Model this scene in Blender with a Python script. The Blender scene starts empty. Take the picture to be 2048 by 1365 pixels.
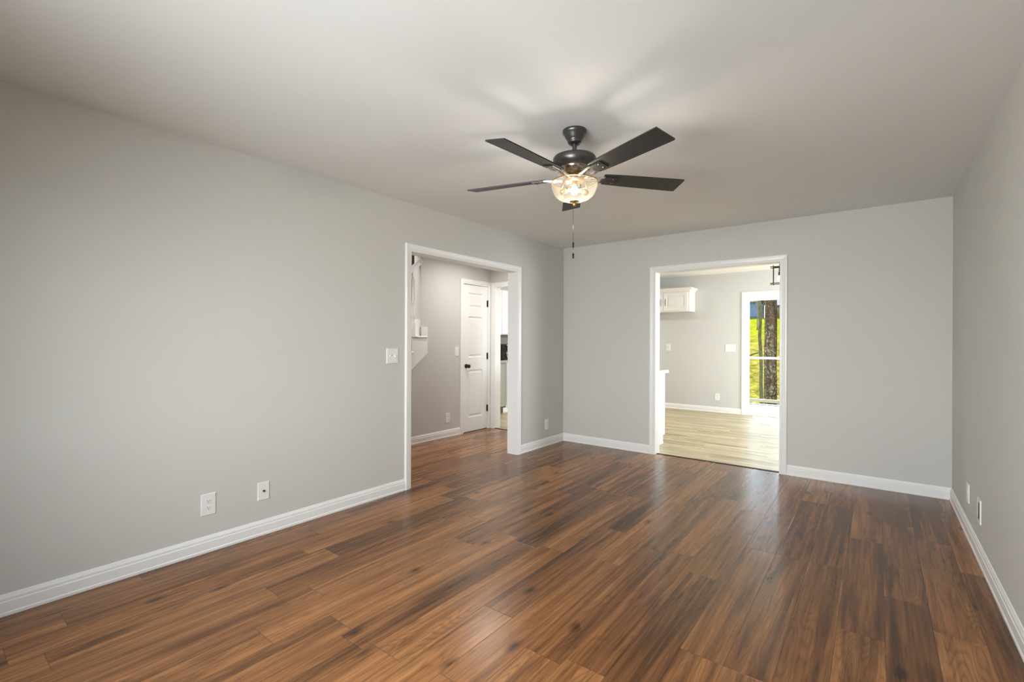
import bpy, bmesh, math, random
from mathutils import Vector, Matrix
PI = math.pi
C = bpy.context.scene.collection
sc = bpy.context.scene

# ------------------------------------------------------------------ camera
CAM_H, YAW, PITCH, ROLL, FPX = 1.2661, 0.6575, -0.0005, 0.0037, 945.417
cam_d = bpy.data.cameras.new('camera')
cam = bpy.data.objects.new('camera', cam_d)
C.objects.link(cam)
cam_d.sensor_fit = 'HORIZONTAL'
cam_d.sensor_width = 36.0
cam_d.lens = FPX / 2048.0 * 36.0
cam_d.clip_start, cam_d.clip_end = 0.02, 400
cam.location = (0, 0, CAM_H)
cam.matrix_world = (Matrix.Translation((0, 0, CAM_H)) @ Matrix.Rotation(YAW, 4, 'Z')
                    @ Matrix.Rotation(PI / 2 + PITCH, 4, 'X') @ Matrix.Rotation(ROLL, 4, 'Z'))
sc.camera = cam

# ------------------------------------------------------------------ exposure, sky, sun, window daylight, assumed lights, added fills
sc.view_settings.view_transform = 'Standard'
sc.view_settings.look = 'None'
sc.view_settings.exposure = 0.0
sc.view_settings.gamma = 1.0
sc.view_settings.use_curve_mapping = False
sc.cycles.use_denoising = True
sc.cycles.max_bounces = 14
sc.cycles.diffuse_bounces = 8
sc.cycles.transparent_max_bounces = 24
sc.cycles.caustics_reflective = False
sc.cycles.caustics_refractive = False
sc.cycles.sample_clamp_indirect = 3.0

world = bpy.data.worlds.new('sky')
sc.world = world
world.use_nodes = True
bg = world.node_tree.nodes['Background']
bg.inputs[1].default_value = 5.5
_wt = world.node_tree
_tc = _wt.nodes.new('ShaderNodeTexCoord')
_sp = _wt.nodes.new('ShaderNodeSeparateXYZ')
_rp = _wt.nodes.new('ShaderNodeValToRGB')          # dim ground below the horizon, bright haze above it, blue higher up
_mp = _wt.nodes.new('ShaderNodeMapRange')
_mp.inputs[1].default_value, _mp.inputs[2].default_value = -1.0, 1.0
for _p, _c in ((0.0, (0.10, 0.10, 0.09)), (0.495, (0.14, 0.14, 0.12)), (0.51, (0.95, 0.98, 1.0)), (0.64, (0.72, 0.85, 1.0)), (1.0, (0.26, 0.42, 0.72))):
    _e = _rp.color_ramp.elements[0] if _p == 0.0 else (_rp.color_ramp.elements[-1] if _p == 1.0 else _rp.color_ramp.elements.new(_p))
    _e.position, _e.color = _p, (*_c, 1)
_wt.links.new(_tc.outputs['Generated'], _sp.inputs[0])
_wt.links.new(_sp.outputs[2], _mp.inputs[0])
_wt.links.new(_mp.outputs[0], _rp.inputs[0])
_wt.links.new(_rp.outputs[0], bg.inputs[0])

def lamp(name, kind, loc, power, color=(1, 1, 1), direction=None, size=None, size_y=None, radius=None, spread=None):
    d = bpy.data.lights.new(name, kind)
    d.energy = power
    d.color = color
    if kind == 'AREA':
        d.shape = 'RECTANGLE'
        d.size, d.size_y = size, size_y
        if spread: d.spread = spread
    if radius is not None:
        d.shadow_soft_size = radius
    o = bpy.data.objects.new(name, d)
    C.objects.link(o)
    o.location = loc
    if direction is not None:
        o.rotation_euler = Vector(direction).to_track_quat('-Z', 'Y').to_euler()
    return o

SUN_EL = math.radians(38)
sun = lamp('sun', 'SUN', (0, 30, 30), 30.0, (1.0, 0.955, 0.88),
           (0.475 * math.cos(SUN_EL), -0.88 * math.cos(SUN_EL), -math.sin(SUN_EL)))
sun.data.angle = math.radians(0.6)
# daylight at the front window, assumed hall and stairwell lights, added hall and kitchen fills
lamp('front_window_daylight', 'AREA', (-1.15, -0.70, 1.42), 94, (0.965, 0.985, 1.0), (-0.04, 1, -0.20), 1.9, 1.3, spread=2.1)
lamp('assumed_hall_light', 'AREA', (-3.72, 4.45, 2.41), 16, (1.0, 0.955, 0.925), (0, 0, -1), 0.5, 0.5, spread=2.85)  # assumed source, added to light the hall; no ceiling fixture is built
lamp('kitchen_left_fill', 'AREA', (-4.3, 7.0, 2.46), 42, (1.0, 0.97, 0.93), (0, 0, -1), 0.5, 0.5)  # added fill for the cabinet side of the kitchen, no fixture there
lamp('hall_fill', 'AREA', (-3.87, -0.45, 1.3), 14, (1.0, 0.95, 0.90), (0, 1, 0), 0.9, 1.9)  # added fill in front of the closed entrance wall
lamp('assumed_stairwell_light', 'AREA', (-4.95, 2.0, 3.4), 55, (1.0, 0.94, 0.87), (0.0, 0.55, -1), 0.7, 1.2)  # assumed source above the stairs, the stairwell has no window built
lamp('kitchen_fill', 'AREA', (1.62, 7.3, 1.5), 150, (0.87, 0.93, 1.0), (-1, 0, 0), 1.6, 1.1)  # added fill at a made-up window out of view

# ------------------------------------------------------------------ materials
def new_mat(name):
    m = bpy.data.materials.new(name)
    m.use_nodes = True
    nt = m.node_tree
    nt.nodes.clear()
    out = nt.nodes.new('ShaderNodeOutputMaterial')
    return m, nt, out

def nd(nt, typ, ins=None, **props):
    n = nt.nodes.new(typ)
    for k, v in props.items():
        setattr(n, k, v)
    for k, v in (ins or {}).items():
        s = n.inputs[k]
        if isinstance(v, bpy.types.NodeSocket):
            nt.links.new(v, s)
        else:
            s.default_value = v
    return n

def mth(nt, op, a, b=0.0, c=None, clamp=False):
    ins = {0: a, 1: b}
    if c is not None: ins[2] = c
    return nd(nt, 'ShaderNodeMath', ins, operation=op, use_clamp=clamp).outputs[0]

def ramp(nt, fac, stops, interp='LINEAR'):
    n = nd(nt, 'ShaderNodeValToRGB', {0: fac})
    n.color_ramp.interpolation = interp
    el = n.color_ramp.elements
    while len(el) < len(stops): el.new(0.5)
    for e, (p, c) in zip(el, stops):
        e.position = p
        e.color = (c, c, c, 1) if isinstance(c, (int, float)) else (*c, 1)
    return n.outputs[0]

def mixc(nt, fac, a, b, blend='MIX'):
    n = nd(nt, 'ShaderNodeMix', data_type='RGBA', blend_type=blend)
    for i, v in ((0, fac), (6, a), (7, b)):
        if isinstance(v, bpy.types.NodeSocket): nt.links.new(v, n.inputs[i])
        elif i == 0: n.inputs[0].default_value = v
        else: n.inputs[i].default_value = (*v, 1)
    return n.outputs[2]

def pbsdf(nt, out, color, rough=0.5, metal=0.0, spec=0.5, normal=None, **more):
    p = nd(nt, 'ShaderNodeBsdfPrincipled')
    for k, v in (('Base Color', color), ('Roughness', rough), ('Metallic', metal), ('Specular IOR Level', spec)):
        if isinstance(v, bpy.types.NodeSocket): nt.links.new(v, p.inputs[k])
        else: p.inputs[k].default_value = (*v, 1) if k == 'Base Color' else v
    for k, v in more.items():
        p.inputs[k.replace('_', ' ')].default_value = v
    if normal is not None: nt.links.new(normal, p.inputs['Normal'])
    nt.links.new(p.outputs[0], out.inputs[0])
    return p

def ocoord(nt):
    return nd(nt, 'ShaderNodeTexCoord').outputs['Object']

def vmul(nt, v, s):
    return nd(nt, 'ShaderNodeVectorMath', {0: v, 1: s}, operation='MULTIPLY').outputs[0]

def noise(nt, vec, scale=1.0, detail=4.0, rough=0.5, dist=0.0):
    return nd(nt, 'ShaderNodeTexNoise', {'Vector': vec, 'Scale': scale, 'Detail': detail, 'Roughness': rough,
                                         'Distortion': dist}).outputs[0]

def bump(nt, h, strength, dist=0.01):
    return nd(nt, 'ShaderNodeBump', {'Height': h, 'Strength': strength, 'Distance': dist}).outputs[0]

def paint(name, color, rough=0.6, bumpy=0.0, scale=260.0, var=0.02, spec=0.3):
    m, nt, out = new_mat(name)
    oc = ocoord(nt)
    v = noise(nt, oc, 1.7, 3, 0.5)
    col = mixc(nt, v, tuple(c * (1 - var) for c in color), tuple(c * (1 + var) for c in color))
    nrm = bump(nt, noise(nt, oc, scale, 2, 0.6), bumpy, 0.002) if bumpy else None
    pbsdf(nt, out, col, rough, 0, spec, nrm)
    return m

def metal(name, color, rough, met=1.0, spec=0.5):
    m, nt, out = new_mat(name)
    oc = ocoord(nt)
    r = ramp(nt, noise(nt, oc, 60, 3), [(0.2, max(0.02, rough - 0.05)), (0.8, rough + 0.05)])
    pbsdf(nt, out, color, r, met, spec)
    return m

def plank_mat(name, x0, w, L, tones, along='Y', rough=(0.26, 0.42), grain_amt=1.0, seam=0.35, knots=1.0, spec=0.5, seam_w=0.0016, bump_s=0.3):
    m, nt, out = new_mat(name)
    sep = nd(nt, 'ShaderNodeSeparateXYZ', {0: ocoord(nt)})
    X, Y = sep.outputs[0], sep.outputs[1]
    if along == 'X': X, Y = Y, X
    rx = mth(nt, 'DIVIDE', mth(nt, 'SUBTRACT', X, x0), w)
    row = mth(nt, 'FLOOR', rx)
    fx = mth(nt, 'FRACT', rx)
    w1 = nd(nt, 'ShaderNodeTexWhiteNoise', {'W': mth(nt, 'ADD', row, 0.37)}, noise_dimensions='1D').outputs[0]
    ry = mth(nt, 'ADD', mth(nt, 'DIVIDE', Y, L), mth(nt, 'MULTIPLY', w1, 7.0))
    coln = mth(nt, 'FLOOR', ry)
    fy = mth(nt, 'FRACT', ry)
    pid = nd(nt, 'ShaderNodeCombineXYZ', {0: row, 1: coln, 2: 3.3}).outputs[0]
    wn = nd(nt, 'ShaderNodeTexWhiteNoise', {'Vector': pid}, noise_dimensions='3D')
    v = wn.outputs[0]
    cs = nd(nt, 'ShaderNodeSeparateColor', {0: wn.outputs[1]})
    gx = mth(nt, 'ADD', X, mth(nt, 'MULTIPLY', v, 17.3))
    gy = mth(nt, 'ADD', Y, mth(nt, 'MULTIPLY', cs.outputs[1], 29.1))
    gv = nd(nt, 'ShaderNodeCombineXYZ', {0: gx, 1: gy, 2: mth(nt, 'MULTIPLY', v, 9.0)}).outputs[0]
    # soft tone clouds, cathedral contour lines, dark heart streaks, knots
    cloud = noise(nt, vmul(nt, gv, (6.0, 1.1, 1)), 1, 3, 0.55)
    band = noise(nt, vmul(nt, gv, (26.0, 0.9, 1)), 1, 4, 0.55, 0.5)
    field = noise(nt, vmul(nt, gv, (6.5, 0.75, 1)), 1, 2.0, 0.5, 0.3)
    rmod = ramp(nt, noise(nt, vmul(nt, gv, (3.0, 0.9, 1)), 1, 2, 0.5), [(0.40, 0.25), (0.62, 1.0)])
    rings = mth(nt, 'SUBTRACT', 0.5, mth(nt, 'POWER', mth(nt, 'ABSOLUTE', mth(nt, 'SINE', mth(nt, 'MULTIPLY', field, 85.0))), 5.0))
    fine = noise(nt, vmul(nt, gv, (95, 2.8, 1)), 1, 3, 0.6)
    streak = ramp(nt, noise(nt, vmul(nt, gv, (11.0, 0.75, 1)), 1, 4, 0.6, 0.6), [(0.54, 0.0), (0.70, 1.0)])
    vor = nd(nt, 'ShaderNodeTexVoronoi', {'Vector': vmul(nt, gv, (5.2, 2.6, 1)), 'Scale': 1.0}, feature='F1', voronoi_dimensions='2D')
    kd = vor.outputs['Distance']
    ksel = mth(nt, 'GREATER_THAN', nd(nt, 'ShaderNodeSeparateColor', {0: vor.outputs['Color']}).outputs[0], 0.76)
    knot = mth(nt, 'MULTIPLY', ramp(nt, kd, [(0.02, 1.0), (0.055, 0.75), (0.17, 0.0)]), ksel)
    base = ramp(nt, mth(nt, 'ADD', mth(nt, 'MULTIPLY', v, 0.42), mth(nt, 'MULTIPLY', mth(nt, 'ADD', cloud, mth(nt, 'MULTIPLY', mth(nt, 'SUBTRACT', band, 0.5), 2.1)), 0.62)),
                [(0.12, tones[0]), (0.5, tones[1]), (0.95, tones[2])])
    g = mth(nt, 'ADD', mth(nt, 'MULTIPLY', mth(nt, 'MULTIPLY', rings, rmod), 0.30 * grain_amt),
            mth(nt, 'MULTIPLY', mth(nt, 'SUBTRACT', fine, 0.5), 1.3 * grain_amt))
    gain = mth(nt, 'ADD', 1.0, g)
    gain = mth(nt, 'MULTIPLY', gain, mth(nt, 'SUBTRACT', 1.0, mth(nt, 'MULTIPLY', streak, 0.62 * grain_amt)))
    gain = mth(nt, 'MULTIPLY', gain, mth(nt, 'SUBTRACT', 1.0, mth(nt, 'MULTIPLY', knot, 0.72 * knots)))
    # seams
    ex = mth(nt, 'MULTIPLY', mth(nt, 'MINIMUM', fx, mth(nt, 'SUBTRACT', 1.0, fx)), w)
    ey = mth(nt, 'MULTIPLY', mth(nt, 'MINIMUM', fy, mth(nt, 'SUBTRACT', 1.0, fy)), L)
    e = mth(nt, 'MINIMUM', ex, ey)
    sm = ramp(nt, mth(nt, 'DIVIDE', e, seam_w * 2), [(0.25, 1.0), (0.9, 0.0)])
    gain = mth(nt, 'MULTIPLY', gain, mth(nt, 'SUBTRACT', 1.0, mth(nt, 'MULTIPLY', sm, seam)))
    gain = mth(nt, 'MAXIMUM', gain, 0.08)
    gc = nd(nt, 'ShaderNodeCombineColor', {0: gain, 1: gain, 2: gain}).outputs[0]
    col = mixc(nt, 1.0, base, gc, 'MULTIPLY')
    h = mth(nt, 'MULTIPLY', sm, -1.0)
    rg = ramp(nt, cloud, [(0.25, rough[0]), (0.8, rough[1])])
    pbsdf(nt, out, col, rg, 0, spec, bump(nt, h, bump_s, 0.0015))
    return m

def clear_glass(name, tint=(0.97, 0.99, 0.98), milk=0.0, milk_col=(1, 0.95, 0.85), gloss_max=0.35):
    m, nt, out = new_mat(name)
    tr = nd(nt, 'ShaderNodeBsdfTransparent', {0: (*tint, 1)}).outputs[0]
    gl = nd(nt, 'ShaderNodeBsdfGlossy', {'Color': (1, 1, 1, 1), 'Roughness': 0.03}).outputs[0]
    lw = nd(nt, 'ShaderNodeLayerWeight', {0: 0.25}).outputs['Facing']
    f = mth(nt, 'ADD', 0.03, mth(nt, 'MULTIPLY', mth(nt, 'POWER', lw, 3.0), gloss_max))
    s = nd(nt, 'ShaderNodeMixShader', {0: f, 1: tr, 2: gl}).outputs[0]
    if milk > 0:
        tl = nd(nt, 'ShaderNodeBsdfTranslucent', {0: (*milk_col, 1)}).outputs[0]
        df = nd(nt, 'ShaderNodeBsdfDiffuse', {0: (*milk_col, 1)}).outputs[0]
        td = nd(nt, 'ShaderNodeMixShader', {0: 0.4, 1: tl, 2: df}).outputs[0]
        mk = mth(nt, 'ADD', milk, mth(nt, 'MULTIPLY', lw, 0.025))
        s = nd(nt, 'ShaderNodeMixShader', {0: mk, 1: s, 2: td}).outputs[0]
    nt.links.new(s, out.inputs[0])
    return m

def glow(name, color, strength):
    m, nt, out = new_mat(name)
    e = nd(nt, 'ShaderNodeEmission', {0: (*color, 1), 1: strength})
    nt.links.new(e.outputs[0], out.inputs[0])
    return m

M = {}
M['wall'] = paint('greige wall paint', (0.570, 0.562, 0.534), 0.62, 0.10)
M['kitchen_wall_cooled'] = paint('cooled wall paint', (0.575, 0.574, 0.566), 0.62, 0.10)  # same wall paint, tinted cooler to offset the warm bounced light
M['hall_wall'] = paint('hall wall paint', (0.575, 0.565, 0.54), 0.62, 0.10)
M['ceiling'] = paint('ceiling paint', (0.765, 0.778, 0.772), 0.8, 0.12)
M['ceiling_brightened'] = paint('brightened ceiling paint', (0.86, 0.86, 0.86), 0.8, 0.12)  # same ceiling white, lightened to carry the kitchen's stronger light
M['trim'] = paint('white trim paint', (0.80, 0.80, 0.79), 0.32, 0.0, spec=0.5)
M['door'] = paint('white door paint', (0.80, 0.80, 0.785), 0.35, 0.03, 120, spec=0.5)
M['cabinet'] = paint('white cabinet paint', (0.80, 0.79, 0.77), 0.35, spec=0.5)
M['plastic'] = paint('white plastic', (0.78, 0.78, 0.765), 0.3, spec=0.5)
M['slot'] = paint('dark slots', (0.06, 0.055, 0.05), 0.5)
M['recess_shade'] = paint('grey shaded recess', (0.13, 0.125, 0.12), 0.5)
M['black'] = metal('black metal', (0.022, 0.021, 0.020), 0.32, 0.6)
M['fan_black'] = metal('oil rubbed bronze', (0.105, 0.101, 0.096), 0.33, 0.85)
M['pewter'] = metal('polished pewter', (0.34, 0.31, 0.28), 0.22, 1.0)
M['nickel'] = metal('bright edge metal', (0.75, 0.70, 0.62), 0.28, 1.0)
M['brass'] = metal('warm brass', (0.62, 0.40, 0.16), 0.3, 1.0)
M['steel'] = metal('stainless steel', (0.50, 0.49, 0.47), 0.35, 0.9)
M['counter'] = paint('grey worktop', (0.30, 0.29, 0.27), 0.35, var=0.2)
M['counter_white'] = paint('white worktop', (0.80, 0.79, 0.77), 0.25, spec=0.5)
M['backsplash'] = paint('grey backsplash', (0.34, 0.33, 0.31), 0.3, var=0.08)
M['unlit_opening'] = paint('unlit opening', (0.075, 0.070, 0.056), 0.5)
M['transition'] = paint('dark floor strip', (0.030, 0.020, 0.014), 0.45)
M['floor'] = plank_mat('hardwood planks', -0.808, 0.168, 1.22,
                       [(0.072, 0.028, 0.010), (0.192, 0.079, 0.026), (0.335, 0.150, 0.054)], rough=(0.20, 0.28), spec=0.36)
M['kitchen_floor'] = plank_mat('pale vinyl planks', 0.03, 0.10, 0.9,
                               [(0.27, 0.195, 0.09), (0.43, 0.35, 0.195), (0.53, 0.46, 0.31)], along='X', grain_amt=1.1, knots=0.25, seam=0.25, rough=(0.3, 0.42))
M['deck'] = plank_mat('sunlit deck boards', 0.0, 0.14, 3.6,
                      [(0.046, 0.039, 0.020), (0.066, 0.058, 0.032), (0.082, 0.074, 0.045)], along='X', grain_amt=0.5, knots=0.2, seam=0.6, rough=(0.6, 0.8), seam_w=0.004)
M['deck_wood'] = paint('pale deck rail wood', (0.34, 0.31, 0.22), 0.7, var=0.12)
M['pane'] = clear_glass('window glass')
M['bowl'] = clear_glass('amber tinted bowl glass', (1.0, 0.965, 0.88), 0.034, (1.0, 0.93, 0.78), 0.5)
M['bulb'] = glow('lit bulb', (1.0, 0.90, 0.80), 540.0)
M['dim_bulb'] = paint('frosted bulb glass', (0.8, 0.76, 0.66), 0.2)
M['lantern_bulb'] = glow('lit lantern bulb', (1.0, 0.90, 0.75), 12.0)

def blade_mat():
    m, nt, out = new_mat('black blade veneer')
    oc = ocoord(nt)
    n1 = noise(nt, vmul(nt, oc, (30, 160, 160)), 1, 4, 0.65)
    sp = ramp(nt, noise(nt, oc, 340, 2, 0.6), [(0.52, 0.0), (0.72, 1.0)])
    col = mixc(nt, n1, (0.010, 0.010, 0.010), (0.030, 0.029, 0.028))
    col = mixc(nt, mth(nt, 'MULTIPLY', sp, 0.6), col, (0.10, 0.098, 0.095))
    pbsdf(nt, out, col, 0.45, 0, 0.4, bump(nt, n1, 0.25, 0.002))
    return m
M['blade'] = blade_mat()

def bark_mat(name, dark, mid, spot, lichen=0.5, scale=1.0):
    m, nt, out = new_mat(name)
    oc = ocoord(nt)
    n1 = noise(nt, vmul(nt, oc, (14 * scale, 14 * scale, 4 * scale)), 1, 6, 0.68, 0.6)
    col = ramp(nt, n1, [(0.32, dark), (0.62, mid)])
    n2 = noise(nt, vmul(nt, oc, (1, 1, 0.7)), 24.0 * scale, 5, 0.66, 0.4)
    n3 = noise(nt, oc, 2.2 * scale, 2, 0.5)
    sp = ramp(nt, mth(nt, 'ADD', n2, mth(nt, 'MULTIPLY', mth(nt, 'SUBTRACT', n3, 0.5), 0.35)), [(0.53, 0.0), (0.63, 1.0)])
    col = mixc(nt, mth(nt, 'MULTIPLY', sp, lichen), col, spot)
    pbsdf(nt, out, col, 0.9, 0, 0.0, bump(nt, n1, 0.9, 0.03))
    return m
M['bark'] = bark_mat('lichen spotted bark', (0.012, 0.007, 0.004), (0.075, 0.048, 0.024), (0.24, 0.205, 0.125), 0.9)
M['bark_thin'] = bark_mat('mossy thin bark', (0.03, 0.03, 0.012), (0.11, 0.10, 0.045), (0.25, 0.25, 0.12), 0.4, 2.0)
M['twig'] = bark_mat('pale twigs', (0.09, 0.07, 0.045), (0.19, 0.16, 0.11), (0.27, 0.25, 0.2), 0.4, 3.0)

def lawn_mat():
    m, nt, out = new_mat('spring lawn')
    oc = ocoord(nt)
    sep = nd(nt, 'ShaderNodeSeparateXYZ', {0: oc})
    far = nd(nt, 'ShaderNodeMapRange', {0: sep.outputs[1], 1: 42.0, 2: 58.0}).outputs[0]
    n1 = noise(nt, oc, 0.35, 5, 0.65)
    n2 = noise(nt, oc, 5.0, 5, 0.7)
    n3 = noise(nt, vmul(nt, oc, (1.0, 0.45, 1)), 1.5, 4, 0.6)
    n2 = mth(nt, 'ADD', n2, mth(nt, 'MULTIPLY', mth(nt, 'SUBTRACT', n3, 0.5), 0.5))
    dry = ramp(nt, n2, [(0.30, (0.024, 0.019, 0.002)), (0.5, (0.100, 0.083, 0.012)), (0.66, (0.20, 0.17, 0.032))])
    fresh = ramp(nt, n2, [(0.30, (0.026, 0.031, 0.001)), (0.5, (0.100, 0.110, 0.003)), (0.66, (0.19, 0.185, 0.008))])
    f = mth(nt, 'ADD', far, mth(nt, 'MULTIPLY', mth(nt, 'SUBTRACT', n1, 0.5), 1.3), clamp=True)
    col = mixc(nt, f, dry, fresh)
    pbsdf(nt, out, col, 0.95, 0, 0.0, bump(nt, n2, 0.5, 0.08))
    return m
M['lawn'] = lawn_mat()

def siding_mat(name, color, pitch):
    m, nt, out = new_mat(name)
    oc = ocoord(nt)
    z = nd(nt, 'ShaderNodeSeparateXYZ', {0: oc}).outputs[2]
    f = mth(nt, 'FRACT', mth(nt, 'DIVIDE', z, pitch))
    col = mixc(nt, ramp(nt, f, [(0.0, 1.0), (0.12, 0.0)]), color, tuple(c * 0.6 for c in color))
    n1 = noise(nt, oc, 1.2, 3, 0.5)
    col = mixc(nt, mth(nt, 'MULTIPLY', n1, 0.3), col, tuple(c * 1.4 for c in color))
    pbsdf(nt, out, col, 0.7, 0, 0.2)
    return m
M['blue_siding'] = siding_mat('blue lap siding', (0.075, 0.12, 0.185), 0.18)
M['brown_siding'] = siding_mat('brown lap siding', (0.20, 0.13, 0.085), 0.16)
M['roof'] = paint('grey green shingles', (0.10, 0.10, 0.075), 0.85, var=0.25)
M['roof_blue'] = paint('slate shingles', (0.06, 0.07, 0.09), 0.85, var=0.25)
M['leaf'] = paint('yellow green leaves', (0.12, 0.125, 0.01), 0.8, var=0.4)
M['conc'] = paint('foundation', (0.06, 0.07, 0.06), 0.8)

# ------------------------------------------------------------------ mesh helpers
class MB:
    def __init__(self):
        self.v, self.f, self.s = [], [], []
    def add(self, vs, fs, smooth=False, mtx=None):
        b = len(self.v)
        for p in vs:
            self.v.append(tuple(mtx @ Vector(p)) if mtx is not None else tuple(p))
        for f in fs:
            self.f.append([b + i for i in f]); self.s.append(smooth)
        return self
    def box(self, x0, x1, y0, y1, z0, z1, mtx=None):
        x0, x1 = sorted((x0, x1)); y0, y1 = sorted((y0, y1)); z0, z1 = sorted((z0, z1))
        vs = [(x, y, z) for z in (z0, z1) for y in (y0, y1) for x in (x0, x1)]
        return self.add(vs, [(0, 2, 3, 1), (4, 5, 7, 6), (0, 1, 5, 4), (2, 6, 7, 3), (0, 4, 6, 2), (1, 3, 7, 5)], mtx=mtx)
    def bbox(self, x0, x1, y0, y1, z0, z1, b=0.004, axis='x', mtx=None):
        """A plate with its front edges (the +axis or -axis side) chamfered; the back lies at the first value of that axis."""
        lo, hi = {'x': (x0, x1), 'y': (y0, y1), 'z': (z0, z1)}[axis]
        rng = {'x': ((y0, y1), (z0, z1)), 'y': ((x0, x1), (z0, z1)), 'z': ((x0, x1), (y0, y1))}[axis]
        (a0, a1), (c0, c1) = rng
        s = b if hi > lo else -b
        def pt(a, c, d):
            return {'x': (d, a, c), 'y': (a, d, c), 'z': (a, c, d)}[axis]
        vs = []
        for d, i in ((lo, 0), (hi - s, 0), (hi, b)):
            vs += [pt(a0 + i, c0 + i, d), pt(a1 - i, c0 + i, d), pt(a1 - i, c1 - i, d), pt(a0 + i, c1 - i, d)]
        fs = [(0, 3, 2, 1), (8, 9, 10, 11)]
        for r in (0, 4):
            for k in range(4):
                fs.append((r + k, r + (k + 1) % 4, r + 4 + (k + 1) % 4, r + 4 + k))
        return self.add(vs, fs, mtx=mtx)
    def lathe(self, prof, n=40, cap=True, smooth=True, mtx=None, sharp=()):
        vs, fs = [], []
        for (r, z) in prof:
            for k in range(n):
                a = 2 * PI * k / n
                vs.append((r * math.cos(a), r * math.sin(a), z))
        for i in range(len(prof) - 1):
            for k in range(n):
                k2 = (k + 1) % n
                fs.append((i * n + k, i * n + k2, (i + 1) * n + k2, (i + 1) * n + k))
        self.add(vs, fs, smooth, mtx)
        if cap:
            for i, rev in ((0, True), (len(prof) - 1, False)):
                if prof[i][0] > 1e-5:
                    c = [(prof[i][0] * math.cos(2 * PI * k / n), prof[i][0] * math.sin(2 * PI * k / n), prof[i][1]) for k in range(n)]
                    self.add(c, [tuple(range(n))[::-1] if rev else tuple(range(n))], False, mtx)
        return self
    def tube(self, pts, radii, n=8, smooth=True, cap=True):
        pts = [Vector(p) for p in pts]
        if isinstance(radii, (int, float)): radii = [radii] * len(pts)
        vs, fs = [], []
        for i, p in enumerate(pts):
            d = (pts[min(i + 1, len(pts) - 1)] - pts[max(i - 1, 0)]).normalized()
            up = Vector((0, 0, 1)) if abs(d.z) < 0.95 else Vector((1, 0, 0))
            a = d.cross(up).normalized(); b = d.cross(a).normalized()
            for k in range(n):
                t = 2 * PI * k / n
                vs.append(p + (a * math.cos(t) + b * math.sin(t)) * radii[i])
        for i in range(len(pts) - 1):
            for k in range(n):
                k2 = (k + 1) % n
                fs.append((i * n + k, i * n + k2, (i + 1) * n + k2, (i + 1) * n + k))
        if cap:
            fs.append(tuple(range(n))[::-1]); fs.append(tuple((len(pts) - 1) * n + k for k in range(n)))
        return self.add(vs, fs, smooth)
    def prism(self, poly, axis, d0, d1):
        """Extrude a polygon along an axis. axis 'x': poly=(y,z); 'y': (x,z); 'z': (x,y)."""
        def pt(p, d):
            return {'x': (d, p[0], p[1]), 'y': (p[0], d, p[1]), 'z': (p[0], p[1], d)}[axis]
        n = len(poly)
        vs = [pt(p, d0) for p in poly] + [pt(p, d1) for p in poly]
        fs = [tuple(range(n))[::-1], tuple(range(n, 2 * n))]
        for k in range(n):
            k2 = (k + 1) % n
            fs.append((k, k2, n + k2, n + k))
        return self.add(vs, fs)
    def build(self, name, mat, parent=None, recalc=True):
        me = bpy.data.meshes.new(name)
        me.from_pydata(self.v, [], self.f)
        for p, s in zip(me.polygons, self.s): p.use_smooth = s
        if recalc:
            bm = bmesh.new(); bm.from_mesh(me)
            bmesh.ops.recalc_face_normals(bm, faces=bm.faces)
            bm.to_mesh(me); bm.free()
        me.materials.append(mat)
        o = bpy.data.objects.new(name, me)
        C.objects.link(o)
        if parent is not None:
            o.parent = parent
        return o

def struct(o):
    o['kind'] = 'structure'
    return o

def tag(o, label, cat, group=None, kind=None):
    o['label'], o['category'] = label, cat
    if group: o['group'] = group
    if kind: o['kind'] = kind
    return o

def thing(name, label, cat, loc=(0, 0, 0), rotz=0.0, group=None):
    o = bpy.data.objects.new(name, None)
    o.empty_display_size = 0.1
    C.objects.link(o)
    o.location = loc
    o.rotation_euler = (0, 0, rotz)
    return tag(o, label, cat, group)

# ------------------------------------------------------------------ key dimensions (metres)
XL, XR, YB, YR, H = -3.16, 0.48, 5.165, -0.60, 2.44      # living room
T = 0.12
XH, YE = -4.46, 5.26                                     # hall wall, hall end wall
KY, KXL, KXR, KH = 8.93, -5.80, 1.60, 2.475              # kitchen
O1 = (2.675, 4.18, 2.028)                                # cased opening to the hall (y0, y1, head)
O2 = (-1.96, -0.74, 2.035)                               # cased opening to the kitchen (x0, x1, head)
O3 = (-4.366, -3.56, 2.036)                              # hall end opening
DR = (4.69, 5.205, 2.045)                                # closet door
SD = (-1.79, 0.04, 2.055)                                # sliding door
W1 = (-2.10, -0.20, 0.75, 2.10)                          # front window

# ------------------------------------------------------------------ floor, ceiling, walls
b = MB(); b.box(XL - T, XR + T, YR - T, YB + 0.05, -0.12, 0); b.box(XH - 1.1, XL - T, YR - T, YE, -0.12, 0)
struct(b.build('floor', M['floor']))
b = MB(); b.box(KXL - T, KXR + T, YE + 0.01, KY + T, -0.12, 0.0); b.box(O2[0] - 0.02, O2[1] + 0.02, YB + 0.05, YE + 0.01, -0.12, 0.0)
struct(b.build('floor', M['kitchen_floor']))
b = MB(); b.box(XL - T, XR + T, YR - T, YB + T, H, H + 0.1); b.box(XH - T, XL - T, YR - T, YE + T, H, H + 0.1)
struct(b.build('ceiling', M['ceiling']))
struct(MB().box(KXL - T, KXR + T, YB + T, KY + T, KH, KH + 0.1).build('ceiling', M['ceiling_brightened']))

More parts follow.
